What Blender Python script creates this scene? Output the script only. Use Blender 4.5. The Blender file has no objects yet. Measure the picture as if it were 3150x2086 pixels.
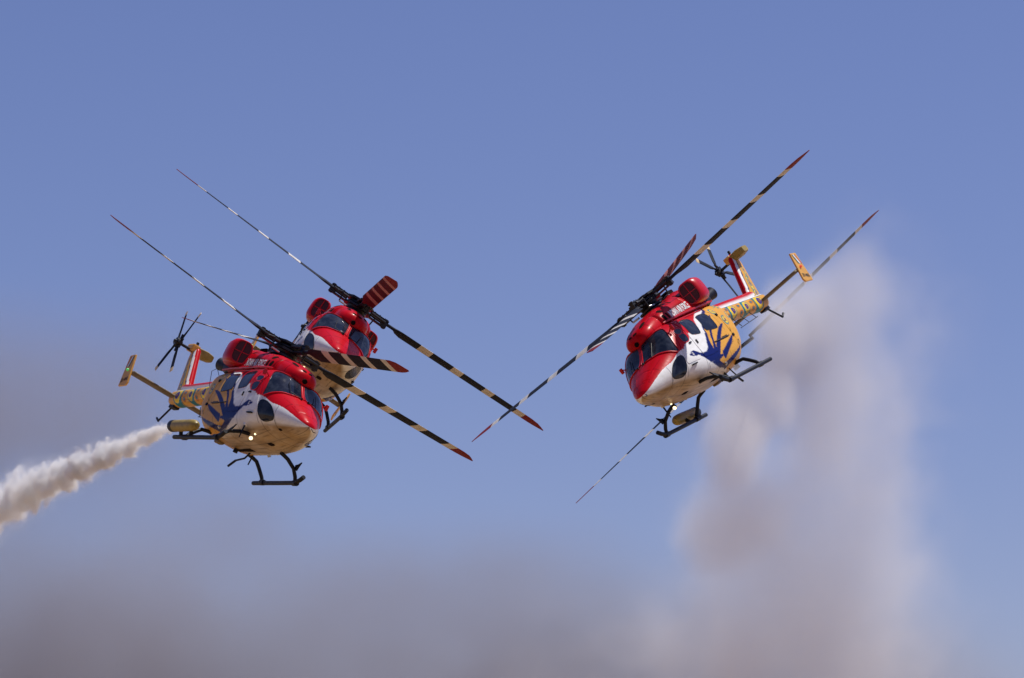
import bpy, bmesh, math, random
import numpy as np
from mathutils import Vector, Matrix, Quaternion
from mathutils.geometry import delaunay_2d_cdt

# ------------------------------------------------------------------ camera, sky, sun, exposure
scene = bpy.context.scene
C = scene.collection
R = math.radians

cam_data = bpy.data.cameras.new('camera')
cam_data.sensor_width = 36.0
cam_data.lens = 18.0 / math.tan(R(8.0))
cam_data.clip_start = 0.5
cam_data.clip_end = 60000.0
camera = bpy.data.objects.new('camera', cam_data)
camera.location = (0, 0, 1.7)
camera.rotation_euler = (R(99.0), 0, 0)
C.objects.link(camera)
scene.camera = camera

SUN = Vector((0.352, 0.149, 0.924)).normalized()          # towards the sun
SUN_EL = math.asin(SUN.z)
SUN_AZ = math.atan2(SUN.x, SUN.y)

world = bpy.data.worlds.new('World')
scene.world = world
world.use_nodes = True
wn = world.node_tree
wn.nodes.clear()
sky = wn.nodes.new('ShaderNodeTexSky')
sky.sky_type = 'NISHITA'
sky.sun_disc = False
sky.sun_elevation = SUN_EL
sky.sun_rotation = SUN_AZ
sky.altitude = 300.0
sky.air_density = 1.0
sky.dust_density = 0.6
sky.ozone_density = 4.0
bg = wn.nodes.new('ShaderNodeBackground')
bg.inputs['Strength'].default_value = 0.079
wout = wn.nodes.new('ShaderNodeOutputWorld')
tint = wn.nodes.new('ShaderNodeMix'); tint.data_type = 'RGBA'; tint.blend_type = 'MULTIPLY'; tint.inputs[0].default_value = 1.0
tint.inputs[7].default_value = (.96, .85, 1.12, 1)
wn.links.new(sky.outputs[0], tint.inputs[6]); wn.links.new(tint.outputs[2], bg.inputs[0])
wn.links.new(bg.outputs[0], wout.inputs[0])

sun_data = bpy.data.lights.new('sun', 'SUN')
sun_data.energy = 4.8
sun_data.angle = R(0.53)
sun_data.color = (1.0, 0.95, 0.87)
sun = bpy.data.objects.new('sun', sun_data)
sun.rotation_euler = SUN.to_track_quat('Z', 'Y').to_euler()
sun.location = (40, 60, 120)
C.objects.link(sun)

vs = scene.view_settings
vs.view_transform = 'Standard'
vs.look = 'None'
vs.exposure = 0.0
vs.gamma = 1.0
vs.use_curve_mapping = False
cy = scene.cycles
cy.use_denoising = True
cy.max_bounces = 8
cy.diffuse_bounces = 4
cy.glossy_bounces = 4
cy.volume_bounces = 3
cy.volume_max_steps = 192
cy.volume_step_rate = 1.6
cy.sample_clamp_indirect = 6.0

# ------------------------------------------------------------------ helpers
def set_props(o, label=None, category=None, group=None, kind=None):
    if label: o['label'] = label
    if category: o['category'] = category
    if group: o['group'] = group
    if kind: o['kind'] = kind
    return o

class MB:
    """collects geometry for one mesh object"""
    def __init__(self):
        self.v = []; self.f = []; self.m = []
    def add(self, V, F, mat=0):
        b = len(self.v)
        self.v += [tuple(p) for p in V]
        self.f += [tuple(i + b for i in q) for q in F]
        self.m += [mat] * len(F)
        return self
    def box(self, c, s, rot=None, mat=0, taper=1.0):
        V = []
        for z in (-.5, .5):
            k = taper if z > 0 else 1.0
            for x, y in ((-.5, -.5), (.5, -.5), (.5, .5), (-.5, .5)):
                p = Vector((x * s[0] * k, y * s[1] * k, z * s[2]))
                if rot is not None: p = rot @ p
                V.append(p + Vector(c))
        return self.add(V, [(3, 2, 1, 0), (4, 5, 6, 7), (0, 1, 5, 4), (1, 2, 6, 5), (2, 3, 7, 6), (3, 0, 4, 7)], mat)
    def tube(self, pts, r, n=10, mat=0, cap=True, squash=None):
        pts = [Vector(p) for p in pts]
        rs = r if isinstance(r, (list, tuple)) else [r] * len(pts)
        V = []; F = []
        up = None
        for i, p in enumerate(pts):
            a = pts[max(i - 1, 0)]; b = pts[min(i + 1, len(pts) - 1)]
            d = (b - a).normalized()
            if up is None:
                up = Vector((0, 0, 1)) if abs(d.z) < .9 else Vector((0, 1, 0))
            u = d.cross(up).normalized(); w = u.cross(d).normalized(); up = w
            for k in range(n):
                t = 2 * math.pi * k / n
                V.append(p + u * math.cos(t) * rs[i] + w * math.sin(t) * rs[i] * (squash or 1.0))
        for i in range(len(pts) - 1):
            for k in range(n):
                a = i * n + k; b = i * n + (k + 1) % n
                F.append((a, b, b + n, a + n))
        if cap:
            F.append(tuple(reversed(range(n))))
            F.append(tuple(range((len(pts) - 1) * n, len(pts) * n)))
        return self.add(V, F, mat)
    def prism(self, poly, d, mat=0):
        """poly: list of 3D points; d: thickness vector (centred)"""
        d = Vector(d) * .5; n = len(poly)
        V = [Vector(p) - d for p in poly] + [Vector(p) + d for p in poly]
        F = [tuple(reversed(range(n))), tuple(range(n, 2 * n))]
        F += [(i, (i + 1) % n, n + (i + 1) % n, n + i) for i in range(n)]
        return self.add(V, F, mat)
    def build(self, name, mats, parent=None, smooth=False, bevel=0):
        me = bpy.data.meshes.new(name)
        me.from_pydata(self.v, [], self.f)
        for m in (mats if isinstance(mats, (list, tuple)) else [mats]): me.materials.append(m)
        if any(self.m): me.polygons.foreach_set('material_index', self.m)
        bm = bmesh.new(); bm.from_mesh(me)
        bmesh.ops.recalc_face_normals(bm, faces=bm.faces[:])
        if bevel:
            es = [e for e in bm.edges if len(e.link_faces) == 2 and e.calc_face_angle(0) > .6]
            bmesh.ops.bevel(bm, geom=es, offset=bevel, segments=2, affect='EDGES', profile=.6)
        bm.to_mesh(me); bm.free()
        if smooth:
            me.polygons.foreach_set('use_smooth', [True] * len(me.polygons))
            try: me.set_sharp_from_angle(angle=R(38))
            except Exception: pass
        me.update()
        return link(name, me, parent)

def link(name, me, parent=None):
    o = bpy.data.objects.new(name, me)
    C.objects.link(o)
    if parent is not None: o.parent = parent
    return o

def grid_mesh(name, P, mat, parent=None, col=None, close=True, caps=True):
    """P (nu, nv, 3) closed around v; col (nu, nv, 3) optional linear colours"""
    nu, nv = P.shape[:2]
    idx = np.arange(nu * nv).reshape(nu, nv)
    a = idx[:-1, :]; b = np.roll(idx, -1, 1)[:-1, :]; c = np.roll(idx, -1, 1)[1:, :]; d = idx[1:, :]
    if not close: a, b, c, d = a[:, :-1], b[:, :-1], c[:, :-1], d[:, :-1]
    F = np.stack([a, b, c, d], -1).reshape(-1, 4).tolist()
    if caps and close:
        F.append(tuple(reversed(idx[0].tolist()))); F.append(tuple(idx[-1].tolist()))
    me = bpy.data.meshes.new(name)
    me.from_pydata(P.reshape(-1, 3).tolist(), [], F)
    me.materials.append(mat)
    if col is not None: set_col(me, col.reshape(-1, 3))
    me.polygons.foreach_set('use_smooth', [True] * len(me.polygons))
    bm = bmesh.new(); bm.from_mesh(me); bmesh.ops.recalc_face_normals(bm, faces=bm.faces[:]); bm.to_mesh(me); bm.free()
    me.update()
    return link(name, me, parent)

def set_col(me, col):
    at = me.color_attributes.new('livery', 'FLOAT_COLOR', 'POINT')
    rgba = np.ones((len(me.vertices), 4), np.float32); rgba[:, :3] = col
    at.data.foreach_set('color', rgba.ravel())

# ------------------------------------------------------------------ numpy noise and polygon tests
_rng = np.random.RandomState(7)
_lat = _rng.rand(64, 64, 64)
def vnoise(x, y, z):
    xi = np.floor(x).astype(int); yi = np.floor(y).astype(int); zi = np.floor(z).astype(int)
    fx = x - xi; fy = y - yi; fz = z - zi
    fx = fx * fx * (3 - 2 * fx); fy = fy * fy * (3 - 2 * fy); fz = fz * fz * (3 - 2 * fz)
    L = lambda i, j, k: _lat[(xi + i) % 64, (yi + j) % 64, (zi + k) % 64]
    m = lambda a, b, t: a + (b - a) * t
    return m(m(m(L(0,0,0), L(1,0,0), fx), m(L(0,1,0), L(1,1,0), fx), fy),
             m(m(L(0,0,1), L(1,0,1), fx), m(L(0,1,1), L(1,1,1), fx), fy), fz)
def fbm(x, y, z, o=4):
    s = 0; a = .5
    for i in range(o):
        s = s + a * vnoise(x * 2 ** i + 3.1 * i, y * 2 ** i, z * 2 ** i + 7.7 * i); a *= .5
    return s / (1 - .5 ** o)
def inpoly(px, py, poly):
    r = np.zeros(px.shape, bool); n = len(poly)
    for i in range(n):
        x1, y1 = poly[i]; x2, y2 = poly[(i + 1) % n]
        if y1 == y2: continue
        k = (y1 > py) != (y2 > py)
        r ^= k & (px < (x2 - x1) * (py - y1) / (y2 - y1) + x1)
    return r
def segdist(px, py, pts, widths):
    """min over segments of distance / local width"""
    best = np.full(px.shape, 1e9)
    for i in range(len(pts) - 1):
        ax, ay = pts[i]; bx, by = pts[i + 1]
        dx, dy = bx - ax, by - ay
        t = np.clip(((px - ax) * dx + (py - ay) * dy) / (dx * dx + dy * dy), 0, 1)
        d = np.hypot(px - ax - t * dx, py - ay - t * dy)
        best = np.minimum(best, d / (widths[i] + (widths[i + 1] - widths[i]) * t))
    return best
def smooth_poly(pts, n=4, closed=True):
    P = [np.array(p, float) for p in pts]; N = len(P); out = []
    rng = range(N) if closed else range(N - 1)
    for i in rng:
        p0 = P[(i - 1) % N] if closed or i > 0 else P[i]
        p1 = P[i]; p2 = P[(i + 1) % N]
        p3 = P[(i + 2) % N] if closed or i + 2 < N else p2
        for k in range(n):
            t = k / n
            out.append(tuple(.5 * ((2 * p1) + (-p0 + p2) * t + (2 * p0 - 5 * p1 + 4 * p2 - p3) * t * t + (-p0 + 3 * p1 - 3 * p2 + p3) * t ** 3)))
    if not closed: out.append(tuple(P[-1]))
    return out

# ------------------------------------------------------------------ materials
def new_mat(name):
    m = bpy.data.materials.new(name); m.use_nodes = True
    nt = m.node_tree; b = nt.nodes['Principled BSDF']
    return m, nt, b
def plain(name, col, rough=.5, metal=0.0, var=.15, scale=6.0, coat=0.0, bump=0.0, spec=.5):
    m, nt, b = new_mat(name)
    tc = nt.nodes.new('ShaderNodeTexCoord')
    nz = nt.nodes.new('ShaderNodeTexNoise'); nz.inputs['Scale'].default_value = scale; nz.inputs['Detail'].default_value = 6
    nt.links.new(tc.outputs['Object'], nz.inputs['Vector'])
    rp = nt.nodes.new('ShaderNodeValToRGB')
    rp.color_ramp.elements[0].position = .3; rp.color_ramp.elements[1].position = .75
    rp.color_ramp.elements[0].color = (*[c * (1 - var) for c in col], 1)
    rp.color_ramp.elements[1].color = (*[min(1, c * (1 + var * .5)) for c in col], 1)
    nt.links.new(nz.outputs['Fac'], rp.inputs[0])
    nt.links.new(rp.outputs[0], b.inputs['Base Color'])
    b.inputs['Roughness'].default_value = rough
    b.inputs['Metallic'].default_value = metal
    b.inputs['Coat Weight'].default_value = coat
    b.inputs['Specular IOR Level'].default_value = spec
    b.inputs['Coat Roughness'].default_value = .08
    if bump:
        bp = nt.nodes.new('ShaderNodeBump'); bp.inputs['Strength'].default_value = bump; bp.inputs['Distance'].default_value = .01
        nt.links.new(nz.outputs['Fac'], bp.inputs['Height']); nt.links.new(bp.outputs[0], b.inputs['Normal'])
    return m
def livery_mat():
    m, nt, b = new_mat('livery_paint')
    at = nt.nodes.new('ShaderNodeVertexColor'); at.layer_name = 'livery'
    tc = nt.nodes.new('ShaderNodeTexCoord')
    mp = nt.nodes.new('ShaderNodeMapping'); mp.inputs['Scale'].default_value = (1.2, 3.0, 3.0)
    nt.links.new(tc.outputs['Object'], mp.inputs[0])
    nz = nt.nodes.new('ShaderNodeTexNoise'); nz.inputs['Scale'].default_value = 2.6; nz.inputs['Detail'].default_value = 8; nz.inputs['Roughness'].default_value = .68
    nt.links.new(mp.outputs[0], nz.inputs['Vector'])
    rp = nt.nodes.new('ShaderNodeValToRGB')
    rp.color_ramp.elements[0].position = .28; rp.color_ramp.elements[1].position = .62
    rp.color_ramp.elements[0].color = (.86, .84, .81, 1); rp.color_ramp.elements[1].color = (1, 1, 1, 1)
    nt.links.new(nz.outputs['Fac'], rp.inputs[0])
    mx = nt.nodes.new('ShaderNodeMix'); mx.data_type = 'RGBA'; mx.blend_type = 'MULTIPLY'; mx.inputs[0].default_value = 1.0
    nt.links.new(at.outputs['Color'], mx.inputs[6]); nt.links.new(rp.outputs[0], mx.inputs[7])
    nt.links.new(mx.outputs[2], b.inputs['Base Color'])
    mr = nt.nodes.new('ShaderNodeMapRange'); mr.inputs['To Min'].default_value = .42; mr.inputs['To Max'].default_value = .24
    nt.links.new(nz.outputs['Fac'], mr.inputs[0]); nt.links.new(mr.outputs[0], b.inputs['Roughness'])
    b.inputs['Coat Weight'].default_value = .04; b.inputs['Specular IOR Level'].default_value = .08
    b.inputs['Coat Roughness'].default_value = .10
    n2 = nt.nodes.new('ShaderNodeTexNoise'); n2.inputs['Scale'].default_value = 3.2; n2.inputs['Detail'].default_value = 3
    nt.links.new(tc.outputs['Object'], n2.inputs['Vector'])
    bp = nt.nodes.new('ShaderNodeBump'); bp.inputs['Strength'].default_value = .35; bp.inputs['Distance'].default_value = .02
    nt.links.new(n2.outputs['Fac'], bp.inputs['Height'])
    nt.links.new(bp.outputs[0], b.inputs['Normal']); nt.links.new(bp.outputs[0], b.inputs['Coat Normal'])
    return m
def glass_mat():
    m, nt, b = new_mat('dark_glass')
    tc = nt.nodes.new('ShaderNodeTexCoord')
    nz = nt.nodes.new('ShaderNodeTexNoise'); nz.inputs['Scale'].default_value = 2.2; nz.inputs['Detail'].default_value = 7; nz.inputs['Roughness'].default_value = .7
    nt.links.new(tc.outputs['Object'], nz.inputs['Vector'])
    rp = nt.nodes.new('ShaderNodeValToRGB')
    rp.color_ramp.elements[0].position = .45; rp.color_ramp.elements[1].position = .82
    rp.color_ramp.elements[0].color = (.007, .011, .024, 1); rp.color_ramp.elements[1].color = (.06, .072, .10, 1)
    nt.links.new(nz.outputs['Fac'], rp.inputs[0]); nt.links.new(rp.outputs[0], b.inputs['Base Color'])
    b.inputs['Roughness'].default_value = .07
    b.inputs['Specular IOR Level'].default_value = .28
    return m
def emit_mat(name, col, strength):
    m, nt, b = new_mat(name)
    b.inputs['Base Color'].default_value = (*col, 1)
    b.inputs['Emission Color'].default_value = (*col, 1)
    b.inputs['Emission Strength'].default_value = strength
    return m

RED = (.52, .003, .012); WHITE = (.82, .83, .84); YEL = (.74, .38, .062); BLUE = (.006, .014, .13)
TEAL = (.0, .20, .27); BYEL = (.88, .62, .03)
M = {
    'livery': livery_mat(), 'glass': glass_mat(),
    'red': plain('red_paint', RED, .33, coat=.15, var=.10, spec=.28),
    'white': plain('white_paint', (.76, .77, .78), .35, coat=.3),
    'yellow': plain('yellow_paint', YEL, .4, coat=.3),
    'olive': plain('olive_yellow_paint', (.33, .235, .05), .45, var=.35),
    'stab': plain('dark_brown_paint', (.16, .115, .06), .6, var=.35),  # dark brown tone mottled by noise
    'black': plain('black_paint', (.006, .008, .016), .5, var=.3, spec=.25),
    'hub': plain('dark_metal', (.012, .014, .022), .42, metal=.25, var=.4, scale=20),
    'steel': plain('bare_metal', (.45, .45, .46), .3, metal=.9),
    'blade': plain('blade_dark_grey', (.014, .018, .032), .72, var=.3, spec=.15),
    'blade_white': plain('blade_white', (.60, .58, .55), .6, var=.2, spec=.3),
    'blade_red': plain('blade_red', (.19, .010, .014), .65, var=.15, spec=.2),
    'blade_red_bounce': plain('blade_red_bounce', (.095, .004, .014), .7, var=.35, spec=.15), 'band_red_bounce': plain('band_red_bounce', (.46, .20, .19), .65, var=.2, spec=.2),  # blade and band colours with red cowling bounce painted in
    'cream': plain('cream_paint', (.72, .55, .30), .5),
    'mesh': plain('intake_mesh', (.075, .008, .016), .7, var=.4, scale=60),
    'exhaust': plain('exhaust_metal', (.03, .035, .055), .5, metal=.4, var=.5),
    'dark': plain('recess_dark', (.012, .007, .008), .9, spec=.05),
    'saffron': plain('saffron_paint', (.45, .09, .03), .5), 'green': plain('green_paint', (.02, .10, .07), .5),
    'ink': plain('black_lettering', (.03, .025, .02), .6),
    'lamp': emit_mat('lit_lamp', (1.0, .80, .48), 2.2),
    'nav_green': emit_mat('green_position_light', (.10, .6, .16), .35),
    'nav_red': emit_mat('red_position_light', (.8, .10, .05), .4),
}

# ------------------------------------------------------------------ lofted shells
def pchip(xs, ys, x):
    xs = np.asarray(xs, float); ys = np.asarray(ys, float)
    if xs[0] > xs[-1]: xs = xs[::-1]; ys = ys[::-1]
    h = np.diff(xs); d = np.diff(ys) / h; m = np.zeros(len(xs))
    for i in range(1, len(xs) - 1):
        if d[i - 1] * d[i] > 0:
            a = 2 * h[i] + h[i - 1]; b = h[i] + 2 * h[i - 1]
            m[i] = (a + b) / (a / d[i - 1] + b / d[i])
    m[0] = d[0]; m[-1] = d[-1]
    x = np.clip(x, xs[0], xs[-1]); i = np.clip(np.searchsorted(xs, x) - 1, 0, len(h) - 1); s = (x - xs[i]) / h[i]
    return ys[i] * (1 + 2 * s) * (1 - s) ** 2 + m[i] * h[i] * s * (1 - s) ** 2 + ys[i + 1] * s * s * (3 - 2 * s) + m[i + 1] * h[i] * s * s * (s - 1)
def section(w, zb, zt, zm, nt, nb, t):
    ph = np.linspace(0, np.pi, 481); c = np.cos(ph); s = np.sin(ph)
    n = np.where(c >= 0, nt, nb); hh = np.where(c >= 0, zt - zm, zm - zb)
    y = w * np.abs(s) ** (2 / n); z = zm + hh * np.sign(c) * np.abs(c) ** (2 / n)
    L = np.concatenate([[0], np.cumsum(np.hypot(np.diff(y), np.diff(z)))]); L /= L[-1]
    return np.interp(t, L, y), np.interp(t, L, z)
class Shell:
    """half surface S(x, t): x along the body, t = 0 crown line .. 1 keel line, y >= 0"""
    def __init__(self, stations, xs, nt):
        self.xs = np.asarray(xs); self.ts = np.linspace(0, 1, nt)
        par = [pchip(stations[0], q, self.xs) for q in stations[1:]]
        G = np.empty((len(xs), nt, 3))
        for i in range(len(xs)):
            y, z = section(*[p[i] for p in par], self.ts)
            G[i, :, 0] = self.xs[i]; G[i, :, 1] = y; G[i, :, 2] = z
        self.G = G
        N = np.cross(np.gradient(G, axis=1), np.gradient(G, axis=0))
        N /= np.linalg.norm(N, axis=2, keepdims=True) + 1e-12
        mid = N[len(xs) // 2, nt // 2]
        if mid[1] < 0: N = -N
        self.N = N
    def at(self, x, t, off=0.0, side=1):
        x = np.asarray(x, float); t = np.asarray(t, float)
        o = self.xs[::-1] if self.xs[0] > self.xs[-1] else self.xs
        fi = np.interp(x, o, np.arange(len(o))); fi = len(o) - 1 - fi if self.xs[0] > self.xs[-1] else fi
        ft = np.clip(t, 0, 1) * (len(self.ts) - 1)
        i = np.clip(fi.astype(int), 0, len(o) - 2); j = np.clip(ft.astype(int), 0, len(self.ts) - 2)
        a = (fi - i)[..., None]; b = (ft - j)[..., None]
        out = []
        for A in (self.G, self.N):
            out.append((A[i, j] * (1 - a) + A[i + 1, j] * a) * (1 - b) + (A[i, j + 1] * (1 - a) + A[i + 1, j + 1] * a) * b)
        p = out[0] + out[1] * off
        if side < 0: p = p * np.array([1, -1, 1])
        return p
    def full(self):
        half = self.G; mir = half[:, 1:-1][:, ::-1] * np.array([1, -1, 1])
        return np.concatenate([half, mir], 1)

# fuselage stations: x, half width, belly, crown, height of max width, exponents
BX = [4.44,4.41,4.32,4.08,3.68,3.3,2.95,2.6,2.3,2.0,1.5,.8,0,-.6,-1.2,-1.7,-2.1,-2.45,-2.7,-2.85]
BW = [.02,.11,.22,.37,.56,.71,.83,.94,1.00,1.03,1.04,1.04,1.03,1.02,1.0,.97,.90,.76,.5,.2]
BB = [1.09,1.02,.97,.89,.82,.77,.73,.68,.63,.60,.565,.54,.525,.52,.57,.78,1.12,1.52,1.92,2.2]
BT = [1.11,1.19,1.27,1.43,1.64,1.83,1.99,2.24,2.48,2.58,2.63,2.64,2.64,2.64,2.64,2.64,2.63,2.6,2.55,2.45]
BM = [1.10,1.11,1.12,1.15,1.20,1.24,1.28,1.35,1.4,1.45,1.5,1.5,1.5,1.5,1.5,1.6,1.8,2.1,2.25,2.32]
BNT = [2,2,2,2.05,2.1,2.2,2.4,2.7,2.9,3.2,3.4,3.4,3.4,3.4,3.4,3.2,3,2.6,2.2,2]
BNB = [2,2,2,2,2,2.05,2.15,2.4,2.7,3.0,3.3,3.5,3.5,3.5,3.3,3.0,2.7,2.4,2,2]
bxs = np.concatenate([np.linspace(4.438, 4.2, 26)[:-1], np.linspace(4.2, -2.1, 236)[:-1], np.linspace(-2.1, -2.849, 34)])
body = Shell((BX, BW, BB, BT, BM, BNT, BNB), bxs, 132)
# forward gearbox cowling and the broader engine cowling behind it
cow_f = Shell(([2.44,2.40,2.28,2.0,1.6,1.1,.6],[.03,.22,.38,.50,.56,.58,.56],[2.42]*7,
               [2.62,2.73,2.84,2.95,3.06,3.15,3.2],[2.5,2.52,2.55,2.58,2.6,2.6,2.6],[2,2.1,2.2,2.4,2.5,2.6,2.6],[2]*7),
              np.linspace(2.438, .6, 60), 48)
cow_r = Shell(([1.46,1.42,1.3,1.0,.4,-.3,-1.0,-1.6,-2.1,-2.45,-2.66],[.30,.52,.66,.715,.74,.75,.75,.74,.70,.58,.30],[2.45]*11,
               [2.86,2.98,3.08,3.17,3.25,3.32,3.42,3.50,3.50,3.36,3.05],[2.62]*11,[2.2,2.4,2.6,2.8,2.9,2.9,2.7,2.5,2.4,2.2,2],[2]*11),
              np.linspace(1.459, -2.659, 130), 60)
boom = Shell(([-2.2,-2.6,-3.2,-4.5,-6.0,-6.9,-7.25,-7.4],[.62,.50,.36,.285,.25,.235,.2,.08],[1.62,1.80,1.97,1.96,1.90,1.86,1.9,2.02],
              [2.55,2.55,2.5,2.44,2.40,2.38,2.36,2.26],[2.12,2.16,2.22,2.19,2.14,2.12,2.12,2.13],[2.4]*8,[2.3]*8),
             np.linspace(-2.2, -7.399, 190), 44)

# ------------------------------------------------------------------ livery painted on the shells
TS = 3.3   # metres per unit of t on the flank
P_RED = smooth_poly([(4.46,.52),(4.40,.49),(4.28,.465),(4.1,.445),(3.9,.43),(3.6,.425),(3.35,.435),(3.1,.452),(2.75,.455),(2.53,.468),(2.40,.484),(2.28,.486)], 3, False) + \
    [(2.05,.470),(1.60,.452),(1.42,.402),(1.30,.425),(1.22,.437),(.74,.447)] + smooth_poly([(.60,.395),(.42,.338),(.08,.291),(-.40,.245),(-.77,.21),(-1.30,.168),(-1.7,.15)], 3, False) + [(-1.7,-.1),(4.6,-.1)]
YB = smooth_poly([(-1.45,.12),(-1.25,.19),(-1.12,.229),(-.91,.27),(-.39,.315),(.05,.378),(.31,.422),(.42,.473),(.60,.525),(.72,.60),(.757,.64)], 3, False)
P_YEL = YB + [(.63,.714),(.45,.745),(.05,.785),(-.3,.86),(-.5,1.1),(-3.2,1.1),(-3.2,-.1),(-1.5,-.1)]
P_BLUE = smooth_poly([(.392,.463),(.617,.532),(.631,.585),(.757,.64)], 3, False) + [(.463,.649),(.406,.675),(.07,.685),(.631,.714),(.477,.735),(.042,.778),(.154,.80)] + \
    smooth_poly([(.575,.778),(1.024,.73),(1.375,.68),(1.74,.616),(2.0,.606),(2.15,.595),(2.217,.582),(2.30,.570),(2.18,.562),(2.06,.549),(1.90,.560),(1.726,.587),(1.445,.609),(1.15,.600),(.95,.575),(.842,.545),(.70,.515),(.50,.462)], 2, False)
STROKES = [([(-.899,.329),(-.604,.368),(-.029,.461),(.154,.504),(.35,.556),(.561,.609),(.701,.647)], [.016,.036,.05,.056,.062,.07,.09]),
           ([(-1.152,.449),(-.702,.48),(-.295,.53),(.07,.582),(.505,.652)], [.02,.062,.072,.078,.10]),
           ([(-1.194,.578),(-.688,.616),(-.225,.656),(.112,.687)], [.02,.068,.082,.11]),
           ([(-1.35,.70),(-.604,.735),(-.253,.759),(.056,.785)], [.03,.075,.088,.115])]
def eye(col, dx, dy, r):
    """a peacock-feather eye: teal crescent, yellow ring, blue core"""
    d0 = np.hypot(dx + .25 * r, dy); d1 = np.hypot(dx + .08 * r, dy * 1.05); d2 = np.hypot(dx - .05 * r, dy * 1.1); d3 = np.hypot(dx - .12 * r, dy * 1.15)
    col[d0 < r] = TEAL
    col[(d1 < .72 * r)] = BYEL
    col[(d2 < .42 * r)] = (.06, .05, .28)
    col[(d3 < .16 * r)] = (.35, .14, .05)
def grime(x, y, z, amount):
    n = fbm(x * 1.1 + 5, y * 4.5 + 9, z * 4.5, 5)
    s = fbm(x * .8 + 40, y * 14 + 3, z * 9, 3)
    k = np.clip((n - .44) * 3.2, 0, 1) * .6 + np.clip((s - .58) * 5, 0, 1) * .6
    return np.clip(k, 0, 1) * amount
def paint_body(x, t, P):
    x = np.asarray(x); t = np.asarray(t)
    col = np.empty(x.shape + (3,)); col[:] = WHITE
    yel = inpoly(x, t, P_YEL); col[yel] = YEL
    for dx, dt, r in ((-1.33, .313, .15), (-1.56, .446, .17), (-2.1, .30, .16), (-2.2, .47, .15)):
        m = np.where(yel, 1, 0).astype(bool); c2 = col.copy(); eye(c2, -(x - dx), (t - dt) * TS, r); col[m] = c2[m]
    for pts, w in STROKES:
        d = segdist(x, t * TS, [(a, b * TS) for a, b in smooth_poly(pts, 3, False)], np.interp(np.linspace(0, 1, (len(pts) - 1) * 3 + 1), np.linspace(0, 1, len(w)), w))
        col[(d < 1) & (x < .8)] = BLUE
    d = segdist(x, t * TS, [(a, b * TS) for a, b in YB], [.045] * len(YB)); col[d < 1] = BLUE
    col[inpoly(x, t, P_BLUE)] = BLUE
    d = np.hypot(x - 2.085, (t - .577) * TS); col[d < .05] = (.75, .75, .78); col[d < .024] = (.02, .02, .06)
    # latches and the door rail on the yellow flank
    for pts in ([(-.25,.555),(-.85,.553)], [(-.25,.566),(-.85,.564)], [(-1.0,.30),(-1.1,.325)], [(-1.35,.43),(-1.5,.455)], [(-1.25,.545),(-1.4,.52)], [(-1.25,.66),(-1.42,.64)], [(-1.42,.64),(-1.42,.67)]):
        d = segdist(x, t * TS, [(a, b * TS) for a, b in pts], [.016, .016]); col[d < 1] = (.05, .035, .02)
    red = inpoly(x, t, P_RED); col[red] = RED
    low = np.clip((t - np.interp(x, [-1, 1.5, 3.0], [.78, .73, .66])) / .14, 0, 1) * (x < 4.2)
    dust_bounce = (np.clip((t - np.interp(x, [-1, 1.5, 3.0], [.84, .77, .685])) / .08, 0, 1) * (.62 + .50 * fbm(P[..., 0] * 1.7, P[..., 1] * 2.2 + 20, P[..., 2] * 2.2, 4)))[..., None]  # tan belly dust, deepened to paint in warm ground bounce
    col = col * (1 - dust_bounce) + np.array((.37, .235, .105)) * dust_bounce
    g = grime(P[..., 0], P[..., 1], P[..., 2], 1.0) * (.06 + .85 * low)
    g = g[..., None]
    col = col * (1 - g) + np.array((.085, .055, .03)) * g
    # nose and door-frame seams, then belly panel seams
    for pts in ([(3.62,.0),(3.58,.40)], [(4.12,.0),(4.10,.37)], [(3.2,.30),(4.1,.24)], [(2.62,.47),(2.62,.74)], [(3.36,.44),(3.36,.72)], [(-.95,.24),(-1.0,.62)], [(-1.0,.62),(-.2,.66)]):
        d = segdist(x, t * TS, [(a, b * TS) for a, b in pts], [.011, .011]); col[d < 1] = col[d < 1] * .5
    for xx in (3.35, 2.75, 1.5, .6, -.35):
        m = (np.abs(x - xx) < .011) & (t > .66); col[m] = col[m] * .45
    for yy in (0.0, .42):
        m = (np.abs(P[..., 1] - yy) < .010) & (t > .8); col[m] = col[m] * .45
    return col

def paint_cowl(x, t, P):
    col = np.empty(x.shape + (3,)); col[:] = RED
    k = np.ones(x.shape)
    for xx in (1.98, 1.34, .62, -.42, -1.30, -2.0): k = np.where(np.abs(x - xx) < .017, .42, k)
    for tt, x0, x1 in ((.34, 1.3, -2.0), (.62, 1.4, -1.3), (.46, .62, -.42), (.30, 2.2, 1.4)): k = np.where((np.abs(t - tt) < .012) & (x < x0) & (x > x1), .5, k)
    col = col * k[..., None]
    soot = np.clip((fbm(x * 1.3, P[..., 1] * 3 + 4, P[..., 2] * 4, 4) - .46) * 3, 0, 1) * (.25 + .6 * np.clip((-.9 - x) / 1.2, 0, 1))
    soot = np.clip(soot, 0, .8)[..., None]
    return col * (1 - soot) + np.array((.05, .012, .012)) * soot
def paint_full(shell, fn):
    T = np.broadcast_to(shell.ts[None, :], shell.G.shape[:2]); X = np.broadcast_to(shell.xs[:, None], shell.G.shape[:2])
    h = fn(X, T, shell.G)
    return np.concatenate([h, h[:, 1:-1][:, ::-1]], 1)

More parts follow.
